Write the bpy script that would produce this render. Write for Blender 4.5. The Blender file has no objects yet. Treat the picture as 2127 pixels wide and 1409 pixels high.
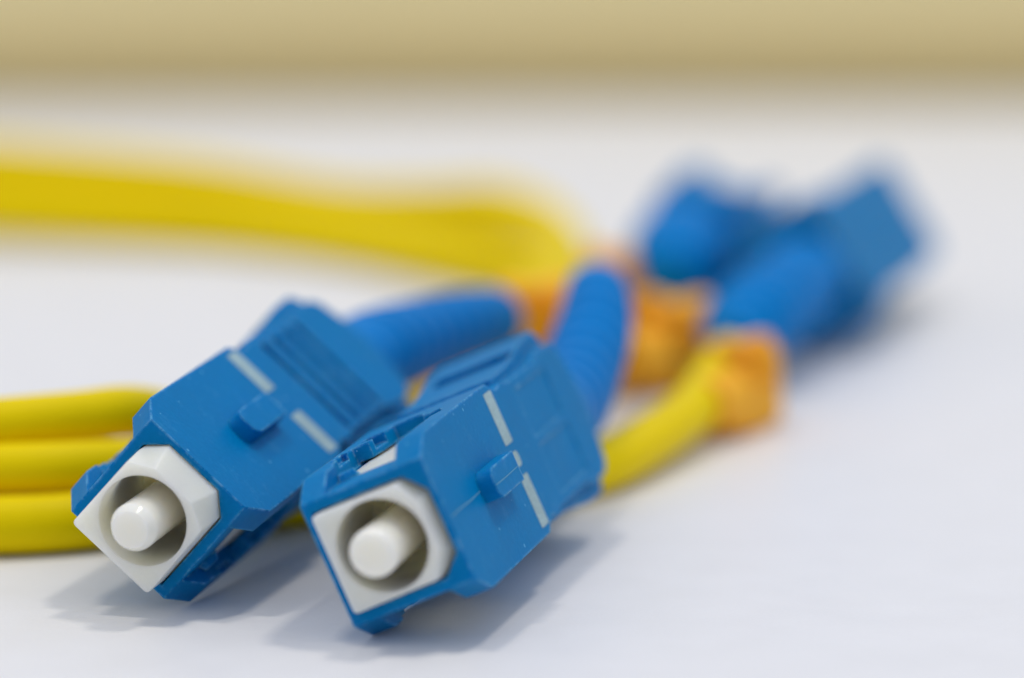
import bpy, bmesh, math, random
from mathutils import Vector, Matrix

random.seed(7)
S = 0.1                      # 1 mm in the place = 0.1 Blender units
PITCH = math.radians(9.5)
CAMH = 46.7                  # camera height over the table, mm
FPX = 8029.0
CT, ST = math.cos(PITCH), math.sin(PITCH)
scene = bpy.context.scene
col = scene.collection

# ------------------------------------------------------------------ camera
cam_d = bpy.data.cameras.new('camera')
cam = bpy.data.objects.new('camera', cam_d)
col.objects.link(cam)
scene.camera = cam
cam.location = (0, 0, CAMH * S)
cam.rotation_euler = (math.pi / 2 - PITCH, 0, 0)
cam_d.sensor_width = 36
cam_d.lens = 36 * FPX / 2127
cam_d.clip_start = 0.5
cam_d.clip_end = 2000
cam_d.dof.use_dof = True
cam_d.dof.focus_distance = 198.2 * S
cam_d.dof.aperture_fstop = cam_d.lens * 1e-3 / (2 * 4.1 * S)   # pupil radius 4.1 mm
cam_d.dof.aperture_blades = 0

# ------------------------------------------------------------------ light
world = bpy.data.worlds.new('World')
scene.world = world
world.use_nodes = True
bg = world.node_tree.nodes['Background']
bg.inputs[1].default_value = 1.0
_nt = world.node_tree                 # a room: pale ceiling, dimmer walls
_tc = _nt.nodes.new('ShaderNodeTexCoord'); _sp = _nt.nodes.new('ShaderNodeSeparateXYZ'); _cr = _nt.nodes.new('ShaderNodeValToRGB')
_nt.links.new(_tc.outputs['Generated'], _sp.inputs[0]); _nt.links.new(_sp.outputs['Z'], _cr.inputs[0]); _nt.links.new(_cr.outputs[0], bg.inputs[0])
_cr.color_ramp.elements[0].position = 0.06; _cr.color_ramp.elements[0].color = (0.27, 0.28, 0.31, 1)
_cr.color_ramp.elements[1].position = 0.5; _cr.color_ramp.elements[1].color = (0.63, 0.69, 0.84, 1)

def lamp(name, loc, target, sx, sy, power, colour):
    d = bpy.data.lights.new(name, 'AREA')
    d.shape = 'RECTANGLE'; d.size = sx; d.size_y = sy
    d.energy = power; d.color = colour
    o = bpy.data.objects.new(name, d)
    col.objects.link(o)
    o.location = loc
    v = Vector(target) - Vector(loc)
    o.rotation_euler = v.to_track_quat('-Z', 'Y').to_euler()
    o['kind'] = 'structure'
    return o

lamp('ceiling_lamp', (-40, 18, 150), (0, 22, 0), 5, 20, 46000, (1.0, 0.93, 0.83))
lamp('ceiling_lamp', (34, 36, 150), (0, 22, 0), 5, 20, 54000, (1.0, 0.94, 0.85))
scene.view_settings.view_transform = 'Standard'
scene.view_settings.look = 'None'
scene.view_settings.exposure = 0.0
scene.view_settings.gamma = 1.0
scene.cycles.use_denoising = True
scene.cycles.max_bounces = 10

# ------------------------------------------------------------------ materials
def new_mat(name):
    m = bpy.data.materials.new(name)
    m.use_nodes = True
    nt = m.node_tree
    return m, nt, nt.nodes['Principled BSDF']

def N(nt, kind, **kw):
    n = nt.nodes.new(kind)
    for k, v in kw.items():
        setattr(n, k, v)
    return n

def rgba(c):
    return (c[0], c[1], c[2], 1)

def plastic(name, base, rough=0.42, mott=0.12, scuff=None, speck=None, bump=0.02, bevel=0.0,
            scale=30.0, sss=0.0, spec=0.5, ssr=(1, 0.9, 0.7), sscale=0.05):
    m, nt, b = new_mat(name)
    L = nt.links
    tc = N(nt, 'ShaderNodeTexCoord')
    n1 = N(nt, 'ShaderNodeTexNoise'); n1.inputs['Scale'].default_value = 2.2
    n1.inputs['Detail'].default_value = 6; n1.inputs['Roughness'].default_value = 0.6
    L.new(tc.outputs['Object'], n1.inputs['Vector'])
    mx = N(nt, 'ShaderNodeMix', data_type='RGBA')
    mx.inputs[6].default_value = rgba([c * (1 - mott) for c in base])
    mx.inputs[7].default_value = rgba([min(1, c * (1 + mott)) for c in base])
    L.new(n1.outputs['Fac'], mx.inputs[0])
    out = mx.outputs[2]
    nf = N(nt, 'ShaderNodeTexNoise'); nf.inputs['Scale'].default_value = scale
    nf.inputs['Detail'].default_value = 4
    L.new(tc.outputs['Object'], nf.inputs['Vector'])
    ng = N(nt, 'ShaderNodeTexNoise'); ng.inputs['Scale'].default_value = 55; ng.inputs['Detail'].default_value = 3
    L.new(tc.outputs['Object'], ng.inputs['Vector'])
    mg = N(nt, 'ShaderNodeMapRange'); mg.inputs[1].default_value = 0.3; mg.inputs[2].default_value = 0.7
    mg.inputs[3].default_value = 1 - mott * 0.8; mg.inputs[4].default_value = 1.0
    L.new(ng.outputs['Fac'], mg.inputs[0])
    vg = N(nt, 'ShaderNodeVectorMath', operation='SCALE'); L.new(out, vg.inputs[0]); L.new(mg.outputs[0], vg.inputs['Scale'])
    out = vg.outputs[0]
    if speck:      # dust grains lying on the plastic
        vo = N(nt, 'ShaderNodeTexVoronoi'); vo.inputs['Scale'].default_value = 13
        L.new(tc.outputs['Object'], vo.inputs['Vector'])
        lt = N(nt, 'ShaderNodeMath', operation='LESS_THAN')
        L.new(vo.outputs['Distance'], lt.inputs[0])
        sep = N(nt, 'ShaderNodeSeparateColor')
        L.new(vo.outputs['Color'], sep.inputs[0])
        pw = N(nt, 'ShaderNodeMath', operation='POWER'); pw.inputs[1].default_value = 3
        L.new(sep.outputs[0], pw.inputs[0])
        ml = N(nt, 'ShaderNodeMath', operation='MULTIPLY'); ml.inputs[1].default_value = 0.17
        L.new(pw.outputs[0], ml.inputs[0])
        L.new(ml.outputs[0], lt.inputs[1])
        f = N(nt, 'ShaderNodeMath', operation='MULTIPLY'); f.inputs[1].default_value = 0.9
        L.new(lt.outputs[0], f.inputs[0])
        m2 = N(nt, 'ShaderNodeMix', data_type='RGBA')
        L.new(f.outputs[0], m2.inputs[0]); L.new(out, m2.inputs[6])
        m2.inputs[7].default_value = rgba(speck)
        out = m2.outputs[2]
        # soft rubbed patches
        n3 = N(nt, 'ShaderNodeTexNoise'); n3.inputs['Scale'].default_value = 7
        n3.inputs['Detail'].default_value = 8; n3.inputs['Roughness'].default_value = 0.75
        L.new(tc.outputs['Object'], n3.inputs['Vector'])
        mr = N(nt, 'ShaderNodeMapRange'); mr.inputs[1].default_value = 0.55; mr.inputs[2].default_value = 0.78
        mr.inputs[3].default_value = 0; mr.inputs[4].default_value = 0.26
        L.new(n3.outputs['Fac'], mr.inputs[0])
        m4 = N(nt, 'ShaderNodeMix', data_type='RGBA')
        L.new(mr.outputs[0], m4.inputs[0]); L.new(out, m4.inputs[6])
        m4.inputs[7].default_value = rgba(speck)
        out = m4.outputs[2]
    bmp = N(nt, 'ShaderNodeBump'); bmp.inputs['Strength'].default_value = bump * 5
    bmp.inputs['Distance'].default_value = 0.01
    L.new(nf.outputs['Fac'], bmp.inputs['Height'])
    if bevel:
        bv = N(nt, 'ShaderNodeBevel', samples=6); bv.inputs['Radius'].default_value = bevel * S
        L.new(bv.outputs[0], bmp.inputs['Normal'])
        if scuff:   # rubbed edges
            ge = N(nt, 'ShaderNodeNewGeometry')
            bw = N(nt, 'ShaderNodeBevel', samples=6); bw.inputs['Radius'].default_value = bevel * 1.5 * S
            dt = N(nt, 'ShaderNodeVectorMath', operation='DOT_PRODUCT')
            L.new(bw.outputs[0], dt.inputs[0]); L.new(ge.outputs['Normal'], dt.inputs[1])
            mr = N(nt, 'ShaderNodeMapRange'); mr.inputs[1].default_value = 0.99; mr.inputs[2].default_value = 0.86
            mr.inputs[3].default_value = 0; mr.inputs[4].default_value = 1
            L.new(dt.outputs['Value'], mr.inputs[0])
            n2 = N(nt, 'ShaderNodeTexNoise'); n2.inputs['Scale'].default_value = 14
            n2.inputs['Detail'].default_value = 5; n2.inputs['Roughness'].default_value = 0.8
            L.new(tc.outputs['Object'], n2.inputs['Vector'])
            mr2 = N(nt, 'ShaderNodeMapRange'); mr2.inputs[1].default_value = 0.42; mr2.inputs[2].default_value = 0.6
            mr2.inputs[4].default_value = 0.65
            L.new(n2.outputs['Fac'], mr2.inputs[0])
            mm = N(nt, 'ShaderNodeMath', operation='MULTIPLY')
            L.new(mr.outputs[0], mm.inputs[0]); L.new(mr2.outputs[0], mm.inputs[1])
            m3 = N(nt, 'ShaderNodeMix', data_type='RGBA')
            L.new(mm.outputs[0], m3.inputs[0]); L.new(out, m3.inputs[6])
            m3.inputs[7].default_value = rgba(scuff)
            out = m3.outputs[2]
    L.new(bmp.outputs[0], b.inputs['Normal'])
    L.new(out, b.inputs['Base Color'])
    rr = N(nt, 'ShaderNodeMapRange'); rr.inputs[3].default_value = rough - 0.06; rr.inputs[4].default_value = rough + 0.08
    L.new(n1.outputs['Fac'], rr.inputs[0]); L.new(rr.outputs[0], b.inputs['Roughness'])
    b.inputs['Specular IOR Level'].default_value = spec
    if sss:
        b.inputs['Subsurface Weight'].default_value = sss
        b.inputs['Subsurface Radius'].default_value = ssr
        b.inputs['Subsurface Scale'].default_value = sscale
    return m

M_BLUE = plastic('blue_plastic', (0.0, 0.19, 0.46), 0.42, 0.10, scuff=(0.25, 0.55, 0.75), speck=(0.1, 0.38, 0.62), bevel=0.17, spec=0.05, sss=0.3, ssr=(0.03, 0.35, 1.0), sscale=0.1)
M_BOOT = plastic('blue_rubber', (0.0, 0.205, 0.57), 0.4, 0.08, bump=0.03, spec=0.06)
M_WHITE = plastic('ivory_plastic', (0.92, 0.865, 0.69), 0.33, 0.03, bevel=0.12, bump=0.008, sss=0.95, sscale=0.28)
M_FERR = plastic('ferrule_cap_plastic', (0.91, 0.87, 0.76), 0.16, 0.015, bump=0.003, sss=0.8, sscale=0.2)
M_MARK = plastic('printed_mark', (0.37, 0.53, 0.56), 0.6, 0.3, bump=0.1)
M_YEL = plastic('yellow_cable_jacket', (0.88, 0.65, 0.0), 0.42, 0.04, bump=0.01, spec=0.06)
M_FLASH = plastic('scuffed_blue_plastic', (0.10, 0.36, 0.56), 0.6, 0.3, bump=0.1, scale=60)
M_ORA = plastic('orange_plastic', (1.0, 0.48, 0.04), 0.5, 0.05, spec=0.06)
M_METAL = plastic('spring_metal', (0.12, 0.10, 0.08), 0.3, 0.1)
M_METAL.node_tree.nodes['Principled BSDF'].inputs['Metallic'].default_value = 0.9
M_TABLE = plastic('white_table_top', (0.82, 0.81, 0.80), 0.42, 0.035, bump=0.06, scale=9.0, spec=0.4)
M_WALL = plastic('beige_panel', (0.92, 0.78, 0.41), 0.65, 0.04, scale=3.0)
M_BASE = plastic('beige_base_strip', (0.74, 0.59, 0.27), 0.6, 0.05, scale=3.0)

# ------------------------------------------------------------------ helpers
def tag(o, label=None, cat=None, group=None, kind=None):
    for k, v in (('label', label), ('category', cat), ('group', group), ('kind', kind)):
        if v:
            o[k] = v
    return o

def link(name, me, mat, parent=None):
    if mat and not me.materials:
        me.materials.append(mat)
    o = bpy.data.objects.new(name, me)
    col.objects.link(o)
    if parent:
        o.parent = parent
    return o

def smooth(me, ang=35):
    for p in me.polygons:
        p.use_smooth = True
    me.set_sharp_from_angle(angle=math.radians(ang))

def mesh_from(bm, name='m', ang=35):
    bmesh.ops.recalc_face_normals(bm, faces=bm.faces)
    me = bpy.data.meshes.new(name)
    bm.to_mesh(me)
    bm.free()
    smooth(me, ang)
    return me

def prism(bm, poly, lo, hi, axis='n', taper=0.0):
    """poly extruded along an axis; axis n: poly=(w,d); axis w: poly=(d,n); axis d: poly=(w,n). mm."""
    def P(a, b, c):
        if axis == 'n': return Vector((a, b, c)) * S
        if axis == 'w': return Vector((c, a, b)) * S
        return Vector((a, c, b)) * S
    lo_v = [bm.verts.new(P(a, b, lo)) for a, b in poly]
    if taper:
        ca = sum(p[0] for p in poly) / len(poly); cb = sum(p[1] for p in poly) / len(poly)
        poly2 = [(ca + (a - ca) * (1 - taper), cb + (b - cb) * (1 - taper)) for a, b in poly]
    else:
        poly2 = poly
    hi_v = [bm.verts.new(P(a, b, hi)) for a, b in poly2]
    n = len(poly)
    bm.faces.new(lo_v); bm.faces.new(hi_v[::-1])
    for i in range(n):
        bm.faces.new((lo_v[i], hi_v[i], hi_v[(i + 1) % n], lo_v[(i + 1) % n]))

def rect(a0, a1, b0, b1):
    return [(a0, b0), (a1, b0), (a1, b1), (a0, b1)]

def prism_mesh(poly, lo, hi, axis='n', taper=0.0):
    bm = bmesh.new(); prism(bm, poly, lo, hi, axis, taper)
    return mesh_from(bm)

def boolean(base, ops):
    """base mesh with a list of (mesh, 'UNION'|'DIFFERENCE') applied."""
    ob = bpy.data.objects.new('tmp', base); col.objects.link(ob)
    tmp = [ob]
    for me, op in ops:
        t = bpy.data.objects.new('tmp', me); col.objects.link(t); tmp.append(t)
        m = ob.modifiers.new('b', 'BOOLEAN'); m.object = t; m.operation = op; m.solver = 'EXACT'
    dg = bpy.context.evaluated_depsgraph_get(); dg.update()
    res = bpy.data.meshes.new_from_object(ob.evaluated_get(dg))
    for t in tmp:
        bpy.data.objects.remove(t)
    res.materials.clear()
    smooth(res, 30)
    return res

def lathe_mesh(profile, seg=64, axis='d', centre=(0, 0)):
    """profile: list of (r, d) in mm; closed at both ends when r is 0."""
    bm = bmesh.new()
    rings = []
    for r, d in profile:
        if r < 1e-6:
            rings.append([bm.verts.new(Vector((centre[0], d, centre[1])) * S)])
        else:
            rings.append([bm.verts.new(Vector((centre[0] + r * math.cos(2 * math.pi * i / seg), d,
                                               centre[1] + r * math.sin(2 * math.pi * i / seg))) * S) for i in range(seg)])
    for a, b in zip(rings, rings[1:]):
        for i in range(seg):
            j = (i + 1) % seg
            if len(a) == 1: bm.faces.new((a[0], b[i], b[j]))
            elif len(b) == 1: bm.faces.new((a[i], b[0], a[j]))
            else: bm.faces.new((a[i], b[i], b[j], a[j]))
    return mesh_from(bm)

def catmull(pts, per=14):
    out = []
    P = [pts[0]] + list(pts) + [pts[-1]]
    for i in range(1, len(P) - 2):
        p0, p1, p2, p3 = P[i - 1], P[i], P[i + 1], P[i + 2]
        for k in range(per):
            t = k / per
            out.append(tuple(0.5 * ((2 * b) + (-a + c) * t + (2 * a - 5 * b + 4 * c - d) * t * t + (-a + 3 * b - 3 * c + d) * t ** 3)
                             for a, b, c, d in zip(p0, p1, p2, p3)))
    out.append(tuple(pts[-1]))
    return out

def tube_mesh(pts, seg=32, per=14, ribs=None, inv=None):
    """pts: (x, y, z, radius) in Blender units (already scaled); inv: matrix into local space."""
    C = catmull(pts, per)
    pos = [Vector(c[:3]) for c in C]
    rad = [c[3] for c in C]
    L = [0.0]
    for a, b in zip(pos, pos[1:]):
        L.append(L[-1] + (b - a).length)
    if ribs:
        # resample finely so that the ribs read as geometry
        n = int(L[-1] / (0.02)) + 1
        np_, nr = [], []
        k = 0
        for i in range(n + 1):
            s = L[-1] * i / n
            while k < len(L) - 2 and L[k + 1] < s: k += 1
            t = (s - L[k]) / max(1e-9, L[k + 1] - L[k])
            np_.append(pos[k].lerp(pos[k + 1], t)); nr.append(rad[k] + (rad[k + 1] - rad[k]) * t)
        pos = np_
        per_, dep, start = ribs
        rad = [r - (dep if (s - start) % per_ < per_ * 0.33 and s > start and s < L[-1] - 0.1 else 0)
               for r, s in zip(nr, [L[-1] * i / n for i in range(n + 1)])]
    bm = bmesh.new()
    T = (pos[1] - pos[0]).normalized()
    U = T.orthogonal().normalized()
    rings = []
    for i, p in enumerate(pos):
        T2 = (pos[min(i + 1, len(pos) - 1)] - pos[max(i - 1, 0)]).normalized()
        U = (U - T2 * U.dot(T2)).normalized()
        V = T2.cross(U)
        ring = []
        for k in range(seg):
            a = 2 * math.pi * k / seg
            q = p + (U * math.cos(a) + V * math.sin(a)) * rad[i]
            if inv: q = inv @ q
            ring.append(bm.verts.new(q))
        rings.append(ring)
    for a, b in zip(rings, rings[1:]):
        for k in range(seg):
            j = (k + 1) % seg
            bm.faces.new((a[k], a[j], b[j], b[k]))
    bm.faces.new(rings[0][::-1]); bm.faces.new(rings[-1])
    return mesh_from(bm, ang=40)

def cam2w(x, y, z):
    """a point in millimetres right / down / forward of the lens -> world."""
    return Vector((x, z * CT - y * ST, CAMH - (y * CT + z * ST))) * S

def at(u, v, z, lift=None):
    p = cam2w((u - 1063.5) / FPX * z, (v - 704.5) / FPX * z, z)
    return p

def on_table(u, v, r):
    """the point at height r (mm) over the table seen at u, v."""
    a = at(u, v, 100); o = Vector((0, 0, CAMH * S))
    d = a - o
    t = (r * S - o.z) / d.z
    return o + d * t

# ------------------------------------------------------------------ the setting
bm = bmesh.new()
EDGE = 44.3      # far edge of the white table, Blender units
vs = [bm.verts.new(p) for p in ((-90, -30, 0), (90, -30, 0), (90, EDGE + 1.2, 0), (-90, EDGE - 1.2, 0))]
f = bm.faces.new(vs)
r = bmesh.ops.extrude_face_region(bm, geom=[f])
for v in [g for g in r['geom'] if isinstance(g, bmesh.types.BMVert)]:
    v.co.z -= 1.8
tag(link('table', mesh_from(bm), M_TABLE), kind='structure')

wall = bpy.data.objects.new('wall', None); col.objects.link(wall)
wall.location = (0, EDGE + 0.15, -6); wall.rotation_euler = (0, 0, math.radians(0.76)); tag(wall, kind='structure')
def box_obj(name, x0, x1, y0, y1, z0, z1, mat, parent):
    bm = bmesh.new()
    bmesh.ops.create_cube(bm, size=1)
    for v in bm.verts:
        v.co = Vector((x0 + (v.co.x + .5) * (x1 - x0), y0 + (v.co.y + .5) * (y1 - y0), z0 + (v.co.z + .5) * (z1 - z0)))
    bmesh.ops.bevel(bm, geom=list(bm.edges), offset=0.08, segments=3, affect='EDGES')
    return link(name, mesh_from(bm), mat, parent)
box_obj('panel', -95, 95, 0.5, 2.5, 0, 11, M_WALL, wall)
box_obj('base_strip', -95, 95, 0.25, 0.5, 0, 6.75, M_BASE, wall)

# ------------------------------------------------------------------ connector pieces (mm, local w / d / n)
def round_poly(poly, rs, seg=5):
    out = []
    n = len(poly)
    for i, p in enumerate(poly):
        r = rs[i] if isinstance(rs, (list, tuple)) else rs
        if r <= 0:
            out.append(p); continue
        a, b = Vector(poly[i - 1]), Vector(poly[(i + 1) % n]); p = Vector(p)
        da, db = (a - p).normalized(), (b - p).normalized()
        A, B = p + da * r, p + db * r
        for k in range(seg + 1):
            t = k / seg
            q = (1 - t) ** 2 * A + 2 * t * (1 - t) * p + t * t * B
            out.append((q.x, q.y))
    return out

def housing_mesh(grooved):
    half = [(3.3, -1.87), (4.27, -0.05), (4.27, 11.5), (3.92, 12.15), (3.65, 13.0), (3.85, 14.2), (3.62, 15.0),
            (3.62, 20.6), (3.95, 22.2), (3.95, 24.6), (3.45, 25.5), (2.2, 26.0), (0, 26.5)]
    poly = half[:-1] + [half[-1]] + [(-a, b) for a, b in half[-2::-1]]
    base = prism_mesh(poly, -3.35, 3.57, 'n')
    ops = []
    # side walls stand wider than the key face behind the waist
    side = [(2.0, 14.5), (4.15, 14.5), (4.25, 18.0), (4.85, 21.8), (4.95, 24.4), (4.4, 25.3), (2.0, 25.3)]
    bm = bmesh.new(); prism(bm, side, -2.75, 2.95, 'n'); ops.append((mesh_from(bm), 'UNION'))
    bm = bmesh.new(); prism(bm, [(-a, b) for a, b in side], -2.75, 2.95, 'n'); ops.append((mesh_from(bm), 'UNION'))
    # cavity for the inner plug
    cav = [(-2.74, -2.9), (2.74, -2.9), (2.74, 2.2), (1.72, 3.22), (-1.72, 3.22), (-2.74, 2.2)]
    bm = bmesh.new(); prism(bm, cav, -3.0, 24.0, 'd'); ops.append((mesh_from(bm), 'DIFFERENCE'))
    # wider hollow behind the cross bars
    bm = bmesh.new(); prism(bm, rect(-3.42, 3.42, -2.55, 2.6), 1.35, 22.0, 'd'); ops.append((mesh_from(bm), 'DIFFERENCE'))
    # side recesses down to the cross bar
    rec = [(-3.2, -1.96), (1.2, -1.96), (2.6, -2.55), (6.2, -2.65), (6.4, -1.75), (7.6, -1.5), (9.6, -1.3), (9.7, 0.5),
           (8.2, 0.9), (8.3, 1.9), (7.0, 2.45), (6.2, 2.04), (-3.2, 2.04)]
    for sgn in (-1, 1):
        bm = bmesh.new()
        prism(bm, rec, sgn * 3.35, sgn * 5.2, 'w'); ops.append((mesh_from(bm), 'DIFFERENCE'))
        bm = bmesh.new()
        win = [(1.35, -1.9), (2.7, -2.5), (6.1, -2.55), (6.3, -1.7), (7.5, -1.45), (9.5, -1.25), (9.6, 0.45), (8.1, 0.85), (8.2, 1.85), (6.9, 2.3), (6.2, 1.98), (1.35, 1.98)]
        prism(bm, win, sgn * 2.5, sgn * 3.6, 'w'); ops.append((mesh_from(bm), 'DIFFERENCE'))
        bm = bmesh.new()      # long slot in front of the grip
        prism(bm, round_poly([(19.0, -2.1), (20.6, -2.1), (20.6, 2.9), (19.0, 2.9)], 0.6), sgn * 3.9, sgn * 5.4, 'w'); ops.append((mesh_from(bm), 'DIFFERENCE'))
        bm = bmesh.new()      # notches in the thin rail
        prism(bm, rect(6.9, 8.3, -2.45, -1.2), sgn * 3.75, sgn * 5.2, 'w'); ops.append((mesh_from(bm), 'DIFFERENCE'))
        bm = bmesh.new()
        prism(bm, [(3.1, -3.0), (5.4, -3.0), (5.0, -2.3), (3.6, -2.3)], sgn * 3.9, sgn * 5.2, 'w'); ops.append((mesh_from(bm), 'DIFFERENCE'))
    # recess at the rear round the boot
    bm = bmesh.new(); prism(bm, round_poly(rect(-3.25, 3.25, -2.9, 3.0), 1.2), 20.0, 30, 'd'); ops.append((mesh_from(bm), 'DIFFERENCE'))
    if grooved:
        for k in range(4):
            d0 = 14.9 + k * 1.75
            bm = bmesh.new(); prism(bm, rect(-3.3, 3.35, d0, d0 + 0.8), 2.8, 4.2, 'n'); ops.append((mesh_from(bm), 'DIFFERENCE'))
    else:
        bm = bmesh.new(); prism(bm, rect(-3.0, -0.25, 15.8, 22.0), 3.5, 4.2, 'n'); ops.append((mesh_from(bm), 'DIFFERENCE'))
        bm = bmesh.new(); prism(bm, rect(0.25, 3.1, 15.8, 22.0), 3.5, 4.2, 'n'); ops.append((mesh_from(bm), 'DIFFERENCE'))
    return boolean(base, ops)

def plug_mesh(front):
    """ivory inner body: octagonal on the key side, with the bore."""
    pol = [(-2.66, -2.81), (2.66, -2.81), (2.66, 2.15), (1.67, 3.18), (-1.67, 3.18), (-2.66, 2.15)]
    rs = [0.28, 0.28, 0.1, 0.1, 0.1, 0.1]
    fr = [(-2.66, -2.81), (2.66, -2.81), (2.58, 1.85), (1.25, 2.6), (-1.25, 2.6), (-2.58, 1.85)]
    A = round_poly(fr, rs); B = round_poly(pol, rs)
    bm = bmesh.new()
    va = [bm.verts.new(Vector((a, front, b)) * S) for a, b in A]
    vb = [bm.verts.new(Vector((a, front + 1.5 * max(0, min(1, (b - 0.2) / 2.2)) + 0.02, b)) * S) for a, b in B]
    vc = [bm.verts.new(Vector((a, 21.5, b)) * S) for a, b in B]
    n = len(A)
    bm.faces.new(va); bm.faces.new(vc[::-1])
    for i in range(n):
        j = (i + 1) % n
        bm.faces.new((va[i], vb[i], vb[j], va[j])); bm.faces.new((vb[i], vc[i], vc[j], vb[j]))
    base = mesh_from(bm)
    ops = []
    bm = bmesh.new(); prism(bm, rect(-3.32, 3.32, -2.1, 1.95), 1.55, 21.0, 'd'); ops.append((mesh_from(bm), 'UNION'))
    ops.append((lathe_mesh([(0, front - 2), (2.40, front - 2), (2.37, front + 6.2), (1.9, front + 6.8), (0, front + 6.8)], 96), 'DIFFERENCE'))
    # mould slot along the roof of the bore
    bm = bmesh.new(); prism(bm, rect(-0.5, 0.5, 1.9, 2.75), front + 3.0, front + 6, 'd'); ops.append((mesh_from(bm), 'DIFFERENCE'))
    return boolean(base, ops)

def ferrule_mesh(tip, rounded):
    if rounded:
        prof = [(0, tip), (0.75, tip)] + [(0.75 + 0.5 * math.sin(a), tip + 0.5 - 0.5 * math.cos(a)) for a in [math.pi / 2 * k / 6 for k in range(1, 7)]]
    else:
        prof = [(0, tip), (0.93, tip), (0.97, tip + 0.015), (1.2, tip + 0.42), (1.245, tip + 0.52)]
    prof += [(1.25, tip + 0.8), (1.25, tip + 13), (0, tip + 13)]
    return lathe_mesh(prof, 72)

G_FRONT = 'blue fibre connectors with exposed white ferrules'
G_FAR = 'blurred blue connectors behind'
HOUSE = {True: housing_mesh(True), False: housing_mesh(False)}
HOUSE[False].materials.append(M_BLUE); HOUSE[True].materials.append(M_BLUE)
KEY_ME = prism_mesh(round_poly([(-0.84, 4.0), (0.84, 4.0), (0.84, 8.6), (-0.84, 8.6)], [0.75, 0.75, 0.08, 0.08], 6), 3.45, 4.47, 'n', 0.02)

def make_connector(M, front, tip, rounded, grooved, boot, label, group, boot_r=None):
    root = bpy.data.objects.new('fibre_connector', None); col.objects.link(root)
    root.matrix_world = M
    tag(root, label, 'connector', group)
    h = link('housing', HOUSE[grooved], None, root)
    link('key', KEY_ME, M_BLUE, h)
    for a, b in ((-3.85, -0.9), (0.9, 3.8)):
        link('mark', prism_mesh(round_poly(rect(a, b, 10.62, 12.02), 0.12, 3), 3.56, 3.585, 'n'), M_MARK, h)
    if not grooved:
        link('mark', prism_mesh(round_poly(rect(-0.42, 0.42, 10.95, 11.95), 0.3, 3), 3.56, 3.58, 'n'), M_MARK, h)
    if not grooved:      # moulding flash left along the middle of the face and the key
        link('mould_line', prism_mesh([(0.02, -1.4), (0.09, -1.4), (0.06, 0.4), (0.10, 2.0), (0.05, 3.98), (0.0, 3.98), (0.03, 2.0), (-0.01, 0.4)], 3.55, 3.60, 'n'), M_FLASH, h)
        link('mould_line', prism_mesh([(0.02, 4.1), (0.07, 4.1), (0.09, 6.0), (0.06, 8.4), (0.02, 8.4), (0.04, 6.0)], 4.46, 4.485, 'n'), M_FLASH, h)
    for sg in (-1, 1):   # small catches beside the cross bars
        link('catch', prism_mesh([(0.7, -1.97), (1.9, -2.3), (1.9, -1.1), (0.9, -1.55)], sg * 3.3, sg * 3.75, 'w', 0.3), M_BLUE, h)
    p = link('inner_plug', plug_mesh(front), M_WHITE, root)
    link('ferrule', ferrule_mesh(tip, rounded), M_FERR, p)
    inv = M.inverted()
    if not grooved:
        arc = [(1.62 * math.cos(a) * S, (front + 5.4 + 0.1 * a) * S, 1.62 * math.sin(a) * S, 0.11 * S) for a in [0.75 + k * 0.1 for k in range(0, 13)]]
        link('spring', tube_mesh(arc, 8, 2), M_METAL, p)
    link('neck', lathe_mesh([(0, 18), (2.3, 18), (2.3, 26.2), (2.2, 26.9), (0, 26.9)], 48), M_BLUE, root)
    b0 = M @ Vector((0, 24.5 * S, 0)); b1 = M @ Vector((0, 27.5 * S, 0))
    r0 = boot[0][3]
    pts = [(*b0, r0 * S), (*b1, r0 * S)] + [(*at(u, v, z), r * S) for u, v, z, r in boot]
    link('boot', tube_mesh(pts, 40, 16, ribs=(0.26, 0.022, 0.75), inv=inv), M_BOOT, root)
    return root

def ortho(rows):
    m = Matrix(rows)
    w = Vector((m[0][0], m[1][0], m[2][0])).normalized()
    d = Vector((m[0][1], m[1][1], m[2][1])); d = (d - w * d.dot(w)).normalized()
    n = w.cross(d)
    return Matrix(((w.x, d.x, n.x), (w.y, d.y, n.y), (w.z, d.z, n.z)))
C2W = Matrix(((1, 0, 0), (0, -ST, CT), (0, -CT, -ST)))

def pose(rows, t):
    R = C2W @ ortho(rows)
    M = R.to_4x4()
    M.translation = cam2w(*t)
    return M

MR = pose(((0.40639, 0.25321, 0.87791), (0.91084, -0.18830, -0.36731), (0.07230, 0.94891, -0.30716)), (-5.779, 9.741, 192.69))
ML = pose(((0.72968, 0.27178, 0.62746), (0.68192, -0.22140, -0.69712), (-0.05054, 0.93655, -0.34688)), (-17.739, 8.396, 200.05))

right = make_connector(MR, -2.43, -4.31, True, False,
    [(1165, 845, 226, 2.7), (1203, 775, 232, 2.55), (1232, 690, 237, 2.4), (1240, 636, 240, 2.2), (1241, 610, 243, 2.05)],
    'blue connector in front whose boot bends steeply upward, square ivory plug flush in its frame', G_FRONT)
left = make_connector(ML, -3.85, -5.6, False, True,
    [(775, 738, 231, 2.75), (870, 704, 238, 2.5), (960, 677, 244, 2.3), (1025, 664, 249, 2.1)],
    'blue connector with five grip grooves, tilted on its corner, ivory plug pushed far forward', G_FRONT)

# far pair
def seat(Rrows, u, v, z0):
    """pose by rotation and the pixel of the front centre, dropped so the lowest corner meets the table."""
    R = C2W @ ortho(Rrows)
    corners = [Vector((w, d, n)) * S for w in (-4.27, 4.27) for d in (0, 25) for n in (-3.35, 3.57)]
    low = min((R @ c).z for c in corners)
    z = z0
    for _ in range(60):
        p = at(u, v, z)
        z += (p.z + low) / S / 0.3
    M = R.to_4x4(); M.translation = at(u, v, z)
    return M, z

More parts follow.
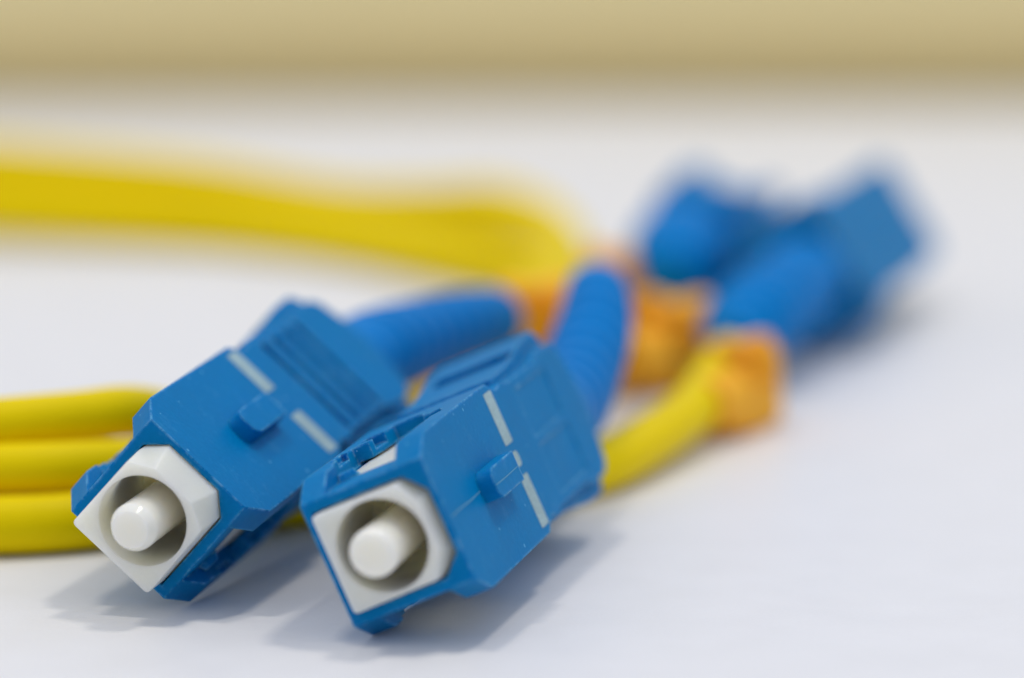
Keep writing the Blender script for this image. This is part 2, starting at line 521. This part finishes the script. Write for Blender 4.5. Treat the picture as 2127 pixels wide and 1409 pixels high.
def cols(w, d):
    w = Vector(w).normalized(); d = Vector(d); d = (d - w * w.dot(d)).normalized(); n = w.cross(d)
    return ((w.x, d.x, n.x), (w.y, d.y, n.y), (w.z, d.z, n.z))

def cols_d(w, d):      # keeps the long axis, squares the other to it
    d = Vector(d).normalized(); w = Vector(w); w = (w - d * w.dot(d)).normalized(); n = w.cross(d)
    return ((w.x, d.x, n.x), (w.y, d.y, n.y), (w.z, d.z, n.z))

MF1, zf1 = seat(cols((0.5, 0.84, -0.0), (-0.25, 0.21, -0.95)), 1812, 474, 320)
MF2, zf2 = seat(cols_d((-0.25, 0.95, 0.0), (-0.22, 0.158, -0.96)), 1508, 486, 300)
MF2 = MF2 @ Matrix.Diagonal((1.05, 0.6, 1.05, 1))
MF2.translation.z += 0.02
print('far', zf1, zf2)
make_connector(MF1, -2.4, -4.3, True, True,
    [(1622, 620, zf1 - 31, 3.1), (1580, 650, zf1 - 36, 3.2), (1540, 685, zf1 - 40, 2.9), (1515, 715, zf1 - 43, 1.6)],
    'out of focus blue connector farthest right, pointing away with its boot towards the orange plugs', G_FAR)
make_connector(MF2, -2.4, -4.3, True, True,
    [(1418, 522, zf2 - 16, 3.9), (1416, 532, zf2 - 19, 3.8), (1406, 565, zf2 - 23, 3.3), (1400, 600, zf2 - 25, 1.6)],
    'blurred stubby blue connector behind the orange plugs, left of the other blurred one', G_FAR)

# ------------------------------------------------------------------ cables
def cable(pts, label, group, r=1.5):
    P = []
    for u, v, z in pts:
        p = at(u, v, z)
        if p.z < r * S: p.z = r * S
        P.append((p.x, p.y, p.z, r * S))
    o0 = Vector(P[0][:3])
    inv = Matrix.Translation(-o0)
    o = link('fibre_cable', tube_mesh(P, 28, 12, inv=inv), M_YEL)
    o.location = o0
    return tag(o, label, 'cable', group)

G_NEAR = 'yellow fibre cables'
cable([(-260, 1088, 210), (-60, 1092, 211.5), (150, 1092, 213), (420, 1080, 217), (620, 1065, 219.5), (900, 1035, 223), (1130, 1010, 225), (1260, 965, 229),
       (1380, 895, 237), (1445, 842, 243), (1485, 785, 247), (1515, 745, 251)],
      'yellow cable running along the table under both front connectors to the nearest orange plug', G_NEAR, 1.62)
cable([(-260, 985, 212), (-60, 978, 213.5), (150, 972, 215), (330, 965, 219), (520, 960, 229), (800, 935, 236), (1000, 880, 248), (1060, 820, 253), (1095, 760, 257)],
      'yellow cable in the middle of the stack of three at the left', G_NEAR, 1.5)
cable([(-260, 905, 213), (-60, 887, 215), (150, 868, 217.5), (280, 856, 221), (420, 880, 231), (700, 880, 240), (880, 860, 246), (960, 845, 252)],
      'yellow cable on top of the stack of three at the left', G_NEAR, 1.5)
cable([(1000, 670, 246), (1030, 666, 250), (1070, 690, 262), (1110, 690, 276), (1165, 600, 294), (1180, 520, 310), (1125, 452, 324), (1020, 418, 331), (900, 422, 334), (700, 418, 334), (400, 370, 334), (0, 335, 334), (-250, 318, 334)],
      'blurred yellow cable topmost in the rear bundle, looping back from the left blue boot', G_NEAR, 1.65)
cable([(1240, 625, 241), (1240, 612, 244), (1243, 625, 258), (1230, 640, 282), (1120, 600, 292), (1165, 560, 302), (1145, 500, 314), (1050, 482, 320), (900, 485, 324), (700, 465, 330), (400, 422, 332), (0, 395, 332), (-250, 380, 332)],
      'blurred yellow cable in the middle of the rear bundle, coming from the bent boot', G_NEAR, 1.65)
cable([(1385, 735, 266), (1340, 690, 280), (1250, 620, 294), (1080, 570, 302), (950, 552, 308), (700, 515, 320), (400, 480, 328), (0, 455, 331), (-250, 445, 331)],
      'blurred yellow cable lowest in the rear bundle, lying on the white table', G_NEAR, 1.6)

# ------------------------------------------------------------------ orange plugs
def orange_plug(loc, rz, tilt, label, h=6.3, w=3.6):
    root = bpy.data.objects.new('orange_plug', None); col.objects.link(root)
    root.location = loc
    root.rotation_euler = (0, tilt, rz)
    tag(root, label, 'plug', 'small orange plugs on the yellow cables')
    def bx(name, x0, x1, y0, y1, z0, z1, par=root):
        bm = bmesh.new(); bmesh.ops.create_cube(bm, size=1)
        for v in bm.verts:
            v.co = Vector((x0 + (v.co.x + .5) * (x1 - x0), y0 + (v.co.y + .5) * (y1 - y0), z0 + (v.co.z + .5) * (z1 - z0))) * S
        bmesh.ops.bevel(bm, geom=list(bm.edges), offset=0.03, segments=2, affect='EDGES')
        return link(name, mesh_from(bm), M_ORA, par)
    b = bx('body', -w / 2, w / 2, -3, 3, 0, h * 0.82)
    bx('latch', -w * 0.3, w * 0.3, -2.6, 3.4, h * 0.84, h)
    bx('flange', -w * 0.9, w * 0.9, -1.2, 0.6, h * 0.55, h * 0.97)
    prof = [(0, -6.2), (1.75, -6.2), (1.95, -4.2), (2.0, -2.8), (0, -2.8)]
    link('strain_relief', lathe_mesh(prof, 32, centre=(0, h * 0.42)), M_ORA, root)
    return root

p = on_table(1548, 890, 0)
orange_plug(p, math.radians(-28), math.radians(-3), 'orange plug nearest the open white table, on the yellow cable that curves in from below', 5.7, 2.8)
p = on_table(1392, 800, 0)
orange_plug(p, math.radians(-38), math.radians(12), 'orange plug in the middle, just below the left far boot', 6.0, 3.7)
p = on_table(1112, 828, 0)
orange_plug(p, math.radians(-40), math.radians(4), 'orange plug seen between the two blue boots, behind the end of the left one', 7.9, 3.6)
p = on_table(985, 860, 0)
orange_plug(p, math.radians(-62), math.radians(3), 'orange plug mostly hidden, glimpsed in the gap between the two front connectors', 4.4, 3.6)
p = on_table(1300, 705, 0)
orange_plug(p, math.radians(-25), math.radians(6), 'orange plug farthest back, just right of the bent blue boot', 6.6, 3.8)
